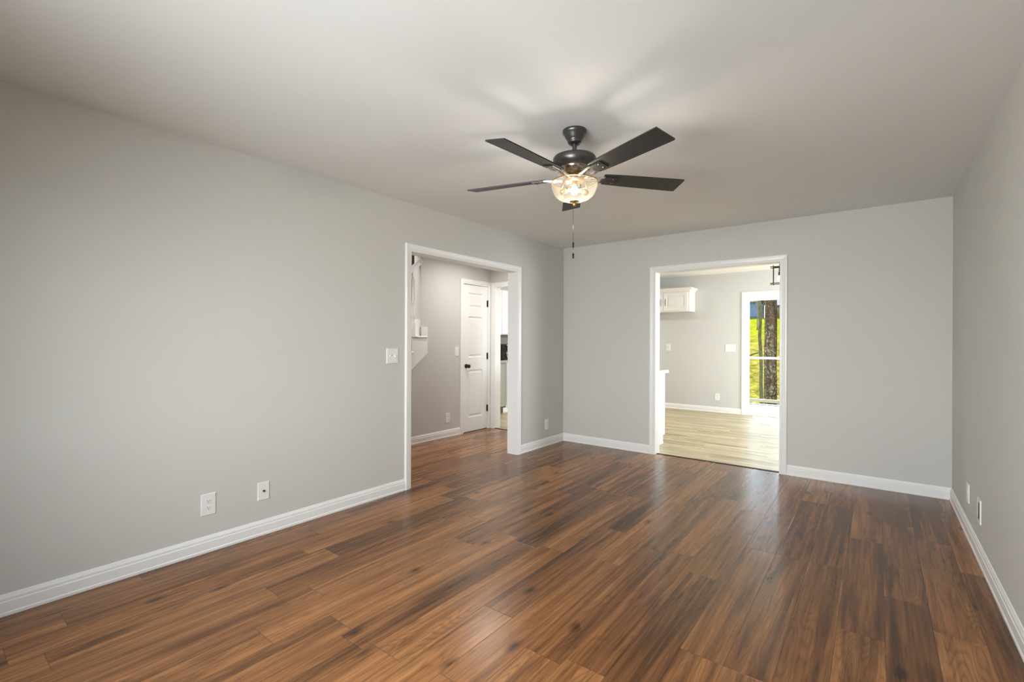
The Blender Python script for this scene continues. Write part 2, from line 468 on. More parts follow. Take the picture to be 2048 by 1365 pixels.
b = MB()
b.box(XL - T, XL, YR, O1[0] - 0.02, 0, H); b.box(XL - T, XL, O1[1] + 0.02, YB + T, 0, H); b.box(XL - T, XL, O1[0] - 0.02, O1[1] + 0.02, O1[2] + 0.02, H)
struct(b.build('wall_left', M['wall']))
b = MB()
b.box(XL, O2[0] - 0.02, YB, YB + T, 0, H); b.box(O2[1] + 0.02, XR + T, YB, YB + T, 0, H); b.box(O2[0] - 0.02, O2[1] + 0.02, YB, YB + T, O2[2] + 0.02, H)
struct(b.build('wall_back', M['wall']))
struct(MB().box(XR, XR + T, YR, YB, 0, H).build('wall_right', M['wall']))
b = MB()
b.box(XL - T, W1[0], YR - T, YR, 0, H); b.box(W1[1], XR + T, YR - T, YR, 0, H)
b.box(W1[0], W1[1], YR - T, YR, 0, W1[2]); b.box(W1[0], W1[1], YR - T, YR, W1[3], H)
struct(b.build('wall_front', M['wall']))

# front window (behind the camera)
b = MB()
for a0, a1, z0, z1 in ((W1[0], W1[0] + 0.05, W1[2], W1[3]), (W1[1] - 0.05, W1[1], W1[2], W1[3]), (W1[0], W1[1], W1[2], W1[2] + 0.05),
                       (W1[0], W1[1], W1[3] - 0.05, W1[3]), (-1.18, -1.12, W1[2], W1[3]), (W1[0], W1[1], 1.40, 1.44)):
    b.box(a0, a1, YR - 0.09, YR - 0.04, z0, z1)
w1 = struct(b.build('window_1', M['trim']))
MB().box(W1[0] + 0.03, W1[1] - 0.03, YR - 0.07, YR - 0.064, W1[2] + 0.03, W1[3] - 0.03).build('window_pane', M['pane'], w1)

# hall walls
b = MB()
b.box(XH - T, XH, 3.93, DR[0] - 0.02, 0, 3.4); b.box(XH - T, XH, DR[1] + 0.02, YE + T, 0, 3.4); b.box(XH - T, XH, DR[0] - 0.02, DR[1] + 0.02, DR[2] + 0.02, 3.4)
# wall under the stair flight, with a sloping top edge
RISE, RUN, Y7 = 0.189, 0.245, 3.765
def diag(y): return 1.106 + (y - 4.03) * (RISE / RUN)
b.prism([(YR, 0), (3.93, 0), (3.93, diag(3.93) + 0.02), (4.03 - 1.08 * RUN / RISE, 0.02), (YR, 0.0)][1:4] + [(2.62, 0.0)], 'x', XH - 0.06, XH)
b.box(XH - T, XH, YR, 3.93, 2.54, 3.4)
b.box(XH - T, XH, YR, 1.9, 0, 2.54)
struct(b.build('wall_hall', M['hall_wall']))
b = MB()
b.box(XH, O3[0] - 0.02, YE, YE + T, 0, H); b.box(O3[1] + 0.02, XL - T, YE, YE + T, 0, H); b.box(O3[0] - 0.02, O3[1] + 0.02, YE, YE + T, O3[2] + 0.02, H)
struct(b.build('wall_hall_end', M['hall_wall']))
b = MB()
b.box(XH - T, XL - T, YR - T, YR, 0, H)
struct(b.build('wall_entrance', M['hall_wall']))
b = MB()   # stairwell enclosure
b.box(-5.52, -5.40, YR, YE + T, 0, 3.8); b.box(-5.40, XH - T, YE, YE + T, 0, 3.8); b.box(-5.40, XH - T, 0.4, 0.5, 0, 3.8)
struct(b.build('wall_stairwell', M['hall_wall']))
struct(MB().box(-5.52, XH, 0.4, YE + T, 3.8, 3.9).build('ceiling', M['ceiling']))
struct(MB().box(-5.40, -5.36, 3.55, 4.615, 1.515, 3.6).build('unlit_panel', M['unlit_opening']))  # darkness of an unlit opening, painted as a flat slab

# kitchen walls
b = MB()
b.box(KXL - T, SD[0] - 0.02, KY, KY + T, 0, KH); b.box(SD[1] + 0.02, KXR + T, KY, KY + T, 0, KH); b.box(SD[0] - 0.02, SD[1] + 0.02, KY, KY + T, SD[2] + 0.02, KH)
struct(b.build('wall_kitchen_back', M['kitchen_wall_cooled']))
b = MB()
struct(MB().box(KXL - T, KXL, YE + T, KY, 0, KH).build('wall_kitchen_left', M['kitchen_wall_cooled']))
b = MB()
b.box(KXR, KXR + T, YB + T, 6.5, 0, KH); b.box(KXR, KXR + T, 8.1, KY, 0, KH); b.box(KXR, KXR + T, 6.5, 8.1, 0, 0.95); b.box(KXR, KXR + T, 6.5, 8.1, 2.05, KH)
struct(b.build('wall_kitchen_right', M['kitchen_wall_cooled']))
b = MB(); b.box(KXL - T, XH - T, YE, YE + T, 0, KH); b.box(XR + T, KXR + T, YB, YB + T, 0, KH)
b.box(KXL, XR + T, YB + T, YE + T, H + 0.1, KH + 0.06)
struct(b.build('wall_kitchen_front', M['kitchen_wall_cooled']))
w2 = MB()
for y0, y1, z0, z1 in ((6.5, 6.55, 0.95, 2.05), (8.05, 8.1, 0.95, 2.05), (6.5, 8.1, 0.95, 1.0), (6.5, 8.1, 2.0, 2.05), (6.5, 8.1, 1.48, 1.52)):
    w2.box(KXR + 0.03, KXR + 0.08, y0, y1, z0, z1)
w2 = struct(w2.build('added_window', M['trim']))  # unseen window, added to let light into the kitchen
MB().box(KXR + 0.05, KXR + 0.056, 6.52, 8.08, 0.97, 2.03).build('window_pane', M['pane'], w2)

# ------------------------------------------------------------------ casings, jambs, baseboards
CAS = [(0.0, 0.0), (0.0, 0.008), (0.006, 0.011), (0.018, 0.011), (0.022, 0.015), (0.040, 0.017), (0.050, 0.019), (0.060, 0.019), (0.065, 0.014), (0.065, 0.0)]
def casing(a0, a1, top, place, w=0.065, lim1=None):
    """place(a, z, d) gives the point at a along the wall, height z, d out of the wall."""
    k = w / 0.065
    vs, fs = [], []
    for (u, d) in CAS:
        u *= k
        r = a1 + u if lim1 is None else min(a1 + u, lim1)
        vs += [place(a0 - u, 0, d), place(a0 - u, top + u, d), place(r, top + u, d), place(r, 0, d)]
    for i in range(len(CAS) - 1):
        for j in range(3):
            fs.append((i * 4 + j, i * 4 + j + 1, i * 4 + 5 + j, i * 4 + 4 + j))
    n = len(CAS)
    fs.append(tuple(i * 4 for i in range(n))); fs.append(tuple(i * 4 + 3 for i in range(n))[::-1])
    return MB().add(vs, fs)

def jamb_y(y0, y1, top, xa, xb):      # opening in a wall that runs along y
    b = MB()
    b.box(xa, xb, y0 - 0.019, y0, 0, top + 0.019); b.box(xa, xb, y1, y1 + 0.019, 0, top + 0.019); b.box(xa, xb, y0, y1, top, top + 0.019)
    return b
def jamb_x(x0, x1, top, ya, yb):
    b = MB()
    b.box(x0 - 0.019, x0, ya, yb, 0, top + 0.019); b.box(x1, x1 + 0.019, ya, yb, 0, top + 0.019); b.box(x0, x1, ya, yb, top, top + 0.019)
    return b

t = struct(jamb_y(*O1, XL - T, XL).build('trim_1', M['trim']))
casing(*O1, lambda a, z, d: (XL + d, a, z)).build('casing', M['trim'], t)
casing(*O1, lambda a, z, d: (XL - T - d, a, z)).build('casing', M['trim'], t)
t = struct(jamb_x(*O2, YB, YB + T).build('trim_2', M['trim']))
casing(*O2, lambda a, z, d: (a, YB - d, z)).build('casing', M['trim'], t)
casing(*O2, lambda a, z, d: (a, YB + T + d, z)).build('casing', M['trim'], t)
t = struct(jamb_x(*O3, YE, YE + T).build('trim_3', M['trim']))
casing(*O3, lambda a, z, d: (a, YE - d, z), w=0.07).build('casing', M['trim'], t)
struct(MB().prism([(YB + 0.035, 0), (YB + 0.038, 0.005), (YB + 0.062, 0.005), (YB + 0.066, 0)], 'x', O2[0], O2[1]).build('trim_4', M['transition']))
struct(MB().prism([(YE - 0.01, 0), (YE - 0.006, 0.005), (YE + 0.022, 0.005), (YE + 0.026, 0)], 'x', O3[0], O3[1]).build('trim_5', M['transition']))

BB = [(0, 0), (0.017, 0), (0.017, 0.012), (0.0135, 0.018), (0.0135, 0.062), (0.0105, 0.066), (0.0105, 0.078), (0.007, 0.086), (0.004, 0.094), (0, 0.096)]
def base_y(name, x, sgn, y0, y1):     # runs along y, sticks out by sgn * d in x
    return struct(MB().prism([(x + sgn * d, z) for d, z in BB], 'y', y0, y1).build(name, M['trim']))
def base_x(name, y, sgn, x0, x1):
    return struct(MB().prism([(y + sgn * d, z) for d, z in BB], 'x', x0, x1).build(name, M['trim']))
base_y('baseboard_left', XL, 1, YR, O1[0] - 0.065)
base_y('baseboard_left', XL, 1, O1[1] + 0.065, YB)
base_x('baseboard_back', YB, -1, XL, O2[0] - 0.065)
base_x('baseboard_back', YB, -1, O2[1] + 0.065, XR)
base_y('baseboard_right', XR, -1, YR, YB)
base_x('baseboard_front', YR, 1, XL, XR)
base_y('baseboard_hall', XH, 1, 2.62, DR[0] - 0.065)
base_x('baseboard_kitchen', KY, -1, KXL + 0.6, SD[0] - 0.07)

# ------------------------------------------------------------------ six-panel style closet door (single column of panels in view)
d1 = thing('door_1', 'white panelled closet door with black knob', 'door')
for k in ('label', 'category'): del d1[k]
struct(d1)
jamb_y(*DR, XH - T, XH).build('door_jamb', M['trim'], d1)
casing(DR[0], DR[1], DR[2], lambda a, z, d: (XH + d, a, z), lim1=YE - 0.001).build('casing', M['trim'], d1)
DX0, DX1 = XH - 0.040, XH - 0.006
y0, y1 = DR[0] + 0.003, DR[1] - 0.003
slab = MB()
wd = y1 - y0
pz = [(0.20, 0.86), (1.03, 1.60), (1.72, 1.93)]
st = 0.105
pa0, pa1 = y0 + st, y1 - st
slab.box(DX0, DX1, y0, pa0, 0.008, DR[2] - 0.004); slab.box(DX0, DX1, pa1, y1, 0.008, DR[2] - 0.004)
zs = [0.008] + [z for p in pz for z in p] + [DR[2] - 0.004]
for i in range(0, len(zs), 2):
    slab.box(DX0, DX1, pa0, pa1, zs[i], zs[i + 1])
slab.build('door_slab', M['door'], d1)
for (z0, z1) in pz:
    p = MB(); e = 0.014; q = 0.032
    vs = []
    for ins, dep in ((0, DX1 - 0.001), (e, DX1 - 0.011), (q * 0.75, DX1 - 0.011), (q + 0.012, DX1 - 0.003)):
        vs += [(dep, pa0 + ins, z0 + ins), (dep, pa1 - ins, z0 + ins), (dep, pa1 - ins, z1 - ins), (dep, pa0 + ins, z1 - ins)]
    fs = [(12, 13, 14, 15)]
    for r in range(3):
        for k in range(4):
            fs.append((r * 4 + k, r * 4 + (k + 1) % 4, r * 4 + 4 + (k + 1) % 4, r * 4 + 4 + k))
    p.add(vs, fs); p.build('door_panel', M['door'], d1)
kn = MB()
mk = Matrix.Translation((DX1, y0 + 0.062, 0.915)) @ Matrix.Rotation(PI / 2, 4, 'Y')
kn.lathe([(0.030, 0.0), (0.030, 0.006), (0.024, 0.010), (0.010, 0.012), (0.010, 0.034), (0.020, 0.038), (0.027, 0.048), (0.026, 0.060), (0.016, 0.067), (0.0, 0.069)], 24, mtx=mk)
kn.build('door_knob', M['black'], d1)
for z in (1.80, 1.045, 0.295):
    h = MB(); h.box(XH - 0.012, XH + 0.003, DR[1] - 0.022, DR[1] + 0.004, z - 0.045, z + 0.045)
    h.tube([(XH + 0.004, DR[1] - 0.006, z - 0.047), (XH + 0.004, DR[1] - 0.006, z + 0.047)], 0.006, 10)
    h.build('hinge', M['black'], d1)

# ------------------------------------------------------------------ staircase in the hall
stair = thing('staircase', 'white painted staircase with turned balusters rising behind the hall opening', 'staircase', (0, 0, 0))
XS0, XS1 = -5.40, XH
for k in range(1, 8):                      # tread k at height k*RISE; tread 7 is the highest before the landing
    zt = k * RISE
    yf = Y7 - (7 - k) * RUN
    tr = MB()
    ye = yf + RUN + 0.03
    zz = zt - 0.028
    tr.box(XS0, XS1 + 0.022, yf - 0.010, yf + RUN + (0.02 if k < 7 else 0.0), zz, zt)
    tr.tube([(XS0, yf - 0.010, zt - 0.014), (XS1 + 0.022, yf - 0.010, zt - 0.014)], 0.014, 12)
    tr.box(XS1, XS1 + 0.022, yf, ye if k < 7 else 4.012, zz, zt)
    tr.tube([(XS1 + 0.022, yf - 0.010, zt - 0.014), (XS1 + 0.022, ye if k < 7 else 4.012, zt - 0.014)], 0.014, 12)
    tr.box(XS1 + 0.016, XS1 + 0.022, yf, (ye - 0.02) if k < 7 else 4.012, zz - 0.022, zz)
    tr.build('tread', M['trim'], stair)
    MB().box(XS0, XS1 + 0.012, yf + 0.010, yf + 0.026, zt - RISE, zz).build('riser', M['trim'], stair)
ld = MB(); ld.box(XS0, XS1 - T, 4.02, YE, 8 * RISE - 0.03, 8 * RISE); ld.build('landing', M['trim'], stair)
MB().box(XS0, XS1 - 0.001, 4.010, 4.026, 7 * RISE, 8 * RISE - 0.004).build('riser', M['trim'], stair)
MB().box(XH - 0.105, XH - 0.001, 3.914, 3.929, 7 * RISE, 1.53).build('skirt_end', M['trim'], stair)
sg = [(4.03, 1.106), (4.03, 1.437), (3.925, 1.437), (3.925, 7 * RISE - 0.028)]
for k in range(7, 0, -1):
    yf = Y7 - (7 - k) * RUN
    sg += [(yf + 0.012, k * RISE - 0.028), (yf + 0.012, (k - 1) * RISE - (0.028 if k > 1 else 0.0))]
sg += [(4.03 - 1.106 * RUN / RISE, 0.0)]
MB().prism(sg, 'x', XS1, XS1 + 0.018).build('stringer', M['trim'], stair)
def rail_z(y): return 2.105 + (y - 3.766) * 0.86
def baluster(y, zt):
    x = XH - 0.012
    b = MB()
    b.box(x - 0.022, x + 0.022, y - 0.022, y + 0.022, zt, zt + 0.16)
    zr = rail_z(y) - 0.02
    hgt = zr - 0.09 - (zt + 0.16)
    b.lathe([(0.021, 0), (0.015, 0.012), (0.018, 0.03), (0.013, 0.05), (0.017, 0.10), (0.0185, 0.18), (0.013, hgt * 0.42), (0.018, hgt * 0.44), (0.0125, hgt * 0.47),
             (0.0125, hgt - 0.05), (0.015, hgt - 0.02), (0.020, hgt)], 14, mtx=Matrix.Translation((x, y, zt + 0.16)))
    b.box(x - 0.020, x + 0.020, y - 0.020, y + 0.020, zr - 0.09, zr + 0.015)
    b.build('baluster', M['trim'], stair)
for k in range(7, 1, -1):
    yf = Y7 - (7 - k) * RUN
    baluster(yf + 0.052, k * RISE)
    if k < 7: baluster(yf + 0.172, k * RISE)
hr = MB()
xr = XH - 0.012
prof = [(-0.030, -0.022), (-0.024, -0.030), (0.024, -0.030), (0.030, -0.022), (0.030, 0.010), (0.020, 0.026), (0.0, 0.032), (-0.020, 0.026), (-0.030, 0.010)]
ya, yb_ = 2.3, 3.925
vs = [(xr + p, ya, rail_z(ya) + q * 1.25) for p, q in prof] + [(xr + p, yb_, rail_z(yb_) + q * 1.25) for p, q in prof]
n = len(prof)
hr.add(vs, [tuple(range(n))[::-1], tuple(range(n, 2 * n))] + [(k, (k + 1) % n, n + (k + 1) % n, n + k) for k in range(n)])
hr.lathe([(0.043, -0.012), (0.043, 0.004), (0.036, 0.012), (0.0, 0.013)], 24, mtx=Matrix.Translation((xr, 3.918, rail_z(3.918))) @ Matrix.Rotation(PI / 2, 4, 'X'))
hr.build('handrail', M['trim'], stair)

# ------------------------------------------------------------------ wall plates (built facing +x, then turned)
PL_T = 0.006
def plate_base(t_, w, h, name='cover_plate'):
    MB().bbox(0, PL_T, -w / 2, w / 2, -h / 2, h / 2, 0.0025, 'x').build(name, M['plastic'], t_)
def screw(t_, y, z):
    MB().lathe([(0.003, 0), (0.003, 0.001), (0.002, 0.0016), (0, 0.0017)], 10, mtx=Matrix.Translation((PL_T, y, z)) @ Matrix.Rotation(PI / 2, 4, 'Y')).build('screw', M['plastic'], t_)
def receptacle(t_, z):
    pts = []
    for k in range(24):
        a = 2 * PI * k / 24
        pts.append((0.017 * math.cos(a), max(-0.0125, min(0.0125, 0.017 * math.sin(a))) + z))
    o = MB().prism(pts, 'x', PL_T - 0.001, PL_T + 0.0022).build('socket', M['plastic'], t_)
    s = MB()
    s.box(PL_T + 0.002, PL_T + 0.0027, -0.0072, -0.0052, z - 0.001, z + 0.008); s.box(PL_T + 0.002, PL_T + 0.0027, 0.0052, 0.0072, z - 0.001, z + 0.007)
    s.lathe([(0.0024, 0), (0.0024, 0.0006)], 10, mtx=Matrix.Translation((PL_T + 0.002, 0, z - 0.007)) @ Matrix.Rotation(PI / 2, 4, 'Y'))
    s.build('slots', M['slot'], o)
def outlet(label, loc, rotz, w=0.076, h=0.125):
    t_ = thing('wall_outlet', label, 'outlet', loc, rotz, 'white duplex wall outlets')
    plate_base(t_, w, h)
    receptacle(t_, 0.0195); receptacle(t_, -0.0195); screw(t_, 0, 0)
    return t_
def toggle_switch(label, loc, rotz, n, w, h=0.122, rocker=False):
    t_ = thing('light_switch', label, 'switch', loc, rotz, 'white wall switch plates')
    plate_base(t_, w, h)
    for k in range(n):
        y = (k - (n - 1) / 2) * 0.046
        if rocker:
            o = MB().bbox(PL_T - 0.001, PL_T + 0.004, y - 0.0165, y + 0.0165, -0.033, 0.033, 0.002, 'x').build('rocker', M['plastic'], t_)
        else:
            o = MB().bbox(PL_T - 0.001, PL_T + 0.001, y - 0.006, y + 0.006, -0.012, 0.012, 0.0008, 'x').build('toggle_slot', M['plastic'], t_)
            up = 1 if k % 2 == 0 else -1
            MB().prism([(PL_T, -0.005), (PL_T + 0.012, up * 0.009 - 0.0035), (PL_T + 0.012, up * 0.009 + 0.0035), (PL_T, 0.005)], 'y', y - 0.004, y + 0.004).build('toggle', M['plastic'], o)
            screw(t_, y, 0.030); screw(t_, y, -0.030)
    return t_

outlet('white duplex outlet low on the long blank wall', (XL, 1.128, 0.282), 0, 0.079, 0.128)
cx = thing('cable_plate', 'white cable plate with one black jack beside the duplex outlet', 'wall plate', (XL, 1.449, 0.283))
plate_base(cx, 0.073, 0.116); screw(cx, 0, 0.042); screw(cx, 0, -0.042)
MB().lathe([(0.0075, 0), (0.0075, 0.003), (0.005, 0.004), (0.005, 0.010), (0.0, 0.010)], 12, mtx=Matrix.Translation((PL_T, 0, 0)) @ Matrix.Rotation(PI / 2, 4, 'Y')).build('coaxial_jack', M['slot'], cx)
outlet('small white outlet in the wall corner past the hall opening', (XL, 4.785, 0.258), 0)
outlet('white outlet on the hall wall left of the closet door', (XH, 4.40, 0.25), 0)
outlet('white outlet low on the back wall of the kitchen', (-2.255, KY, 0.275), -PI / 2, 0.082, 0.130)
outlet('white outlet above the baseboard nearest the far room corner', (XR, 4.30, 0.276), PI, 0.085, 0.122)
toggle_switch('white two toggle switch plate beside the hall opening', (XL, 2.479, 1.138), 0, 2, 0.117)
toggle_switch('white rocker switch beside the closet door casing', (XH, 4.562, 1.123), 0, 1, 0.072, rocker=True)
toggle_switch('white single switch on the kitchen wall under the wall cabinet', (-3.14, KY, 1.152), -PI / 2, 1, 0.08)
toggle_switch('wide white triple switch plate beside the sliding glass door', (-2.04, KY, 1.152), -PI / 2, 3, 0.170, 0.13)
vt = thing('wall_box', 'white framed recessed wall box with a dark grey shaded recess', 'wall plate', (XR, 3.87, 0.279), PI)
fr = MB()
for a0, a1, z0, z1 in ((-0.052, -0.036, -0.070, 0.070), (0.036, 0.052, -0.070, 0.070), (-0.036, 0.036, 0.050, 0.070), (-0.036, 0.036, -0.070, -0.050)):
    fr.box(0, 0.006, a0, a1, z0, z1)
fr.build('frame', M['plastic'], vt)
MB().box(0.0, 0.004, -0.036, 0.036, -0.050, 0.050).build('opening', M['recess_shade'], vt)  # flat panel, shade inside the recess painted in dark grey

# ------------------------------------------------------------------ ceiling fan
FX, FY, BZ = -1.34, 2.30, 2.183
fan = thing('ceiling_fan', 'black five blade ceiling fan with lit amber glass bowl', 'ceiling fan', (FX, FY, H))
def fz(z): return z - H
MB().lathe([(0.066, 0), (0.067, -0.006), (0.066, -0.014), (0.061, -0.020), (0.057, -0.026), (0.051, -0.038), (0.043, -0.052), (0.038, -0.058), (0.039, -0.062), (0.037, -0.068), (0.030, -0.076), (0.013, -0.077)], 48).build('canopy', M['fan_black'], fan)
MB().lathe([(0.0125, -0.07), (0.0125, -0.16)], 24).build('downrod', M['fan_black'], fan)
MB().lathe([(0.0, -0.143), (0.018, -0.143), (0.022, -0.148), (0.104, -0.148), (0.114, -0.150), (0.1185, -0.156), (0.1195, -0.166), (0.1185, -0.178), (0.114, -0.191), (0.105, -0.203), (0.093, -0.212), (0.0, -0.212)], 56).build('motor_housing', M['fan_black'], fan)
MB().lathe([(0.0, -0.205), (0.090, -0.205), (0.091, -0.212), (0.086, -0.224), (0.074, -0.238), (0.056, -0.247), (0.0, -0.247)], 48).build('hub', M['pewter'], fan)
MB().lathe([(0.0, -0.245), (0.048, -0.245), (0.048, -0.268), (0.054, -0.270), (0.059, -0.276), (0.059, -0.282), (0.0, -0.282)], 48).build('light_fitter', M['brass'], fan)
for k in range(5):
    a = math.radians(-93.77 + 72 * k)
    bl = MB()
    prof = [(0.165, 0.046), (0.20, 0.050), (0.30, 0.055), (0.45, 0.059), (0.60, 0.062), (0.645, 0.0625), (0.648, 0.060)]
    vs, fs = [], []
    for r, hw in prof:
        for z in (-0.003, 0.003):
            vs += [(r, -hw, z), (r, hw, z)]
    for i in range(len(prof) - 1):
        o = i * 4
        fs += [(o, o + 4, o + 5, o + 1), (o + 2, o + 3, o + 7, o + 6), (o, o + 2, o + 6, o + 4), (o + 1, o + 5, o + 7, o + 3)]
    fs += [(0, 1, 3, 2), (len(vs) - 4, len(vs) - 2, len(vs) - 1, len(vs) - 3)]
    bl.add(vs, fs)
    blade = bl.build('blade', M['blade'], fan)
    blade.location = (0, 0, fz(BZ))
    blade.rotation_mode = 'QUATERNION'
    blade.rotation_quaternion = (Matrix.Rotation(a, 4, 'Z') @ Matrix.Rotation(math.radians(-11.9), 4, 'X')).to_quaternion()
    ir = MB()
    ir.bbox(0.155, 0.245, -0.032, 0.032, -0.004, -0.009, 0.002, 'z')
    for s in (-1, 1):
        ir.lathe([(0.006, 0), (0.006, -0.003), (0.0, -0.004)], 10, mtx=Matrix.Translation((0.225, s * 0.018, -0.009)))
    iron = ir.build('blade_iron', M['fan_black'], blade)
    ar = MB()
    for s in (-1, 1):
        ar.add([(0.170, s * 0.030 - 0.006, -0.010), (0.170, s * 0.030 + 0.006, -0.010), (0.170, s * 0.030 + 0.006, -0.003), (0.170, s * 0.030 - 0.006, -0.003),
                (0.068, s * 0.022 - 0.006, -0.022), (0.068, s * 0.022 + 0.006, -0.022), (0.068, s * 0.022 + 0.006, -0.012), (0.068, s * 0.022 - 0.006, -0.012)],
               [(0, 1, 2, 3), (7, 6, 5, 4), (0, 4, 5, 1), (1, 5, 6, 2), (2, 6, 7, 3), (3, 7, 4, 0)])
    ar.build('iron_arm', M['nickel'], blade)
# glass bowl with its lamps
outer = [(0.118, 2.152), (0.125, 2.150), (0.127, 2.143), (0.126, 2.126), (0.120, 2.104), (0.107, 2.080), (0.086, 2.062), (0.058, 2.051), (0.030, 2.0475), (0.006, 2.047)]
inner = [(max(r - 0.003, 0.004), z + 0.003) for r, z in outer[2:]][::-1] + [(0.110, 2.167)]
bw = MB()
bw.lathe([(r, fz(z)) for r, z in outer], 64, cap=False)
bw.build('glass_bowl', M['bowl'], fan)
MB().lathe([(0.127, fz(2.155)), (0.1285, fz(2.153)), (0.1275, fz(2.150)), (0.125, fz(2.150)), (0.125, fz(2.155)), (0.127, fz(2.155))], 64, cap=False).build('bowl_ring', M['brass'], fan)
MB().lathe([(0.0, fz(2.056)), (0.026, fz(2.0465)), (0.026, fz(2.043)), (0.010, fz(2.040)), (0.009, fz(2.026)), (0.006, fz(2.018)), (0.0, fz(2.016))], 24).build('finial', M['brass'], fan)
ca, sa = math.cos(YAW), math.sin(YAW)      # sockets sit crosswise
for s in (-1, 1):
    d = Vector((math.cos(0.75), math.sin(0.75), 0)) * s
    base = d * 0.078 + Vector((0, 0, fz(2.092)))
    tip = d * 0.046 + Vector((0, 0, fz(2.104)))
    sk = MB().tube([base, base * 0.55 + tip * 0.45, tip], [0.013, 0.017, 0.016], 16)
    sk.tube([base, d * 0.06 + Vector((0, 0, fz(2.16)))], 0.004, 8)
    so = sk.build('lamp_socket', M['brass'], fan)
    q = (Vector((0, 0, fz(2.112))) - tip).normalized().to_track_quat('Z', 'Y').to_matrix().to_4x4()
    MB().lathe([(0.008, 0.0), (0.010, 0.006), (0.016, 0.018), (0.017, 0.026), (0.013, 0.036), (0.0, 0.042)], 16, mtx=Matrix.Translation(tip) @ q @ Matrix.Scale(0.55, 4)).build('bulb', M['dim_bulb'], so)
cbx, cby = 0.0, 0.0
so = MB().lathe([(0.0, fz(2.158)), (0.014, fz(2.158)), (0.015, fz(2.140)), (0.012, fz(2.132)), (0.0, fz(2.132))], 16, mtx=Matrix.Translation((cbx, cby, 0))).build('lamp_socket', M['brass'], fan)
MB().lathe([(0.008, fz(2.132)), (0.012, fz(2.126)), (0.018, fz(2.114)), (0.020, fz(2.102)), (0.016, fz(2.088)), (0.0, fz(2.081))], 20, mtx=Matrix.Translation((cbx, cby, 0))).build('bulb', M['bulb'], so)
ch = MB()
rc = random.Random(2)
ch.tube([(-0.004, -0.004, fz(2.020)), (-0.004, -0.004, fz(1.818))], 0.0013, 6)
ch.tube([(-0.004, -0.004, fz(1.786)), (-0.003, -0.004, fz(1.756))], 0.0011, 6)
chain = ch.build('pull_chain', M['pewter'], fan)
for z0, z1 in ((1.818, 1.786), (1.756, 1.727)):
    MB().lathe([(0.0, fz(z0)), (0.003, fz(z0)), (0.0055, fz(z0 - 0.006)), (0.0055, fz(z1 + 0.006)), (0.003, fz(z1)), (0.0, fz(z1))], 12, mtx=Matrix.Translation((-0.004, -0.004, 0))).build('pull_knob', M['black'], chain)

# ------------------------------------------------------------------ kitchen
def cab_door(y_or_x, a0, a1, z0, z1, face, parent, axis='y', sgn=-1):
    """Raised-panel door lying on the plane <axis>=face, looking towards sgn."""
    fr_ = 0.055
    def pt(a, z, d): return (a, face + sgn * d, z) if axis == 'y' else (face + sgn * d, a, z)
    vs = []
    for ins, dep in ((0, 0.0), (0, 0.016), (0.004, 0.019), (fr_, 0.019), (fr_ + 0.008, 0.010), (fr_ + 0.020, 0.010), (fr_ + 0.040, 0.017)):
        vs += [pt(a0 + ins, z0 + ins, dep), pt(a1 - ins, z0 + ins, dep), pt(a1 - ins, z1 - ins, dep), pt(a0 + ins, z1 - ins, dep)]
    fs = [(24, 25, 26, 27), (3, 2, 1, 0)]
    for r in range(6):
        for k in range(4):
            fs.append((r * 4 + k, r * 4 + (k + 1) % 4, r * 4 + 4 + (k + 1) % 4, r * 4 + 4 + k))
    return MB().add(vs, fs).build('cabinet_door', M['cabinet'], parent)
def bar_handle(pts, parent):
    return MB().tube(pts, 0.005, 10).build('handle', M['black'], parent)

FY0 = KY - 0.33                                            # wall cabinet over the fridge space
wc = thing('wall_cabinet', 'short white wall cabinet with two black handles on the kitchen back wall', 'cabinet')
CX0, CX1 = -3.585, -2.648
MB().box(CX0, CX1, FY0, KY - 0.001, 1.805, 2.185).build('body', M['cabinet'], wc)
mid = (CX0 + CX1) / 2
for a0, a1, hx in ((CX0 + 0.012, mid - 0.003, mid - 0.048), (mid + 0.003, CX1 - 0.030, mid + 0.048)):
    dr = cab_door('y', a0, a1, 1.822, 2.150, FY0, wc)
    bar_handle([(hx, FY0 - 0.018, 1.92), (hx, FY0 - 0.045, 1.925), (hx, FY0 - 0.045, 2.025), (hx, FY0 - 0.018, 2.03)], dr)
cr = MB()
cp = [(0.0, 2.165), (0.012, 2.170), (0.020, 2.190), (0.045, 2.215), (0.050, 2.222), (0.050, 2.232), (0.0, 2.232)]
vs, fs = [], []
for d, z in cp:
    vs += [(CX0, FY0 - d, z), (CX1 + d, FY0 - d, z), (CX1 + d, KY - 0.001, z)]
for i in range(len(cp) - 1):
    for j in range(2): fs.append((i * 3 + j, i * 3 + j + 1, i * 3 + 4 + j, i * 3 + 3 + j))
m3 = 3 * (len(cp) - 1)
fs += [(0, 1, m3 + 1, m3), (1, 2, m3 + 2, m3 + 1)]
cr.add(vs, fs); cr.build('crown_moulding', M['cabinet'], wc)

bc = thing('base_cabinet', 'white base cabinet end beside the kitchen opening', 'cabinet')
BX = -2.10
MB().prism([(YB + T + 0.02, 0.0), (5.80, 0.0), (5.80, 0.10), (5.86, 0.10), (5.86, 0.87), (YB + T + 0.02, 0.87)], 'x', -3.15, BX).build('body', M['cabinet'], bc)
MB().prism([(5.80, 0.0), (5.815, 0.0), (5.812, 0.014), (5.80, 0.018)], 'x', -3.15, BX).build('shoe_moulding', M['cabinet'], bc)
dr = cab_door('y', -2.60, BX - 0.02, 0.14, 0.70, 5.86, bc, 'y', 1)
bar_handle([(-2.55, 5.878, 0.55), (-2.55, 5.905, 0.555), (-2.55, 5.905, 0.645), (-2.55, 5.878, 0.65)], dr)
MB().bbox(-2.60, BX - 0.02, 5.86, 5.878, 0.72, 0.85, 0.003, 'y').build('drawer_front', M['cabinet'], bc)
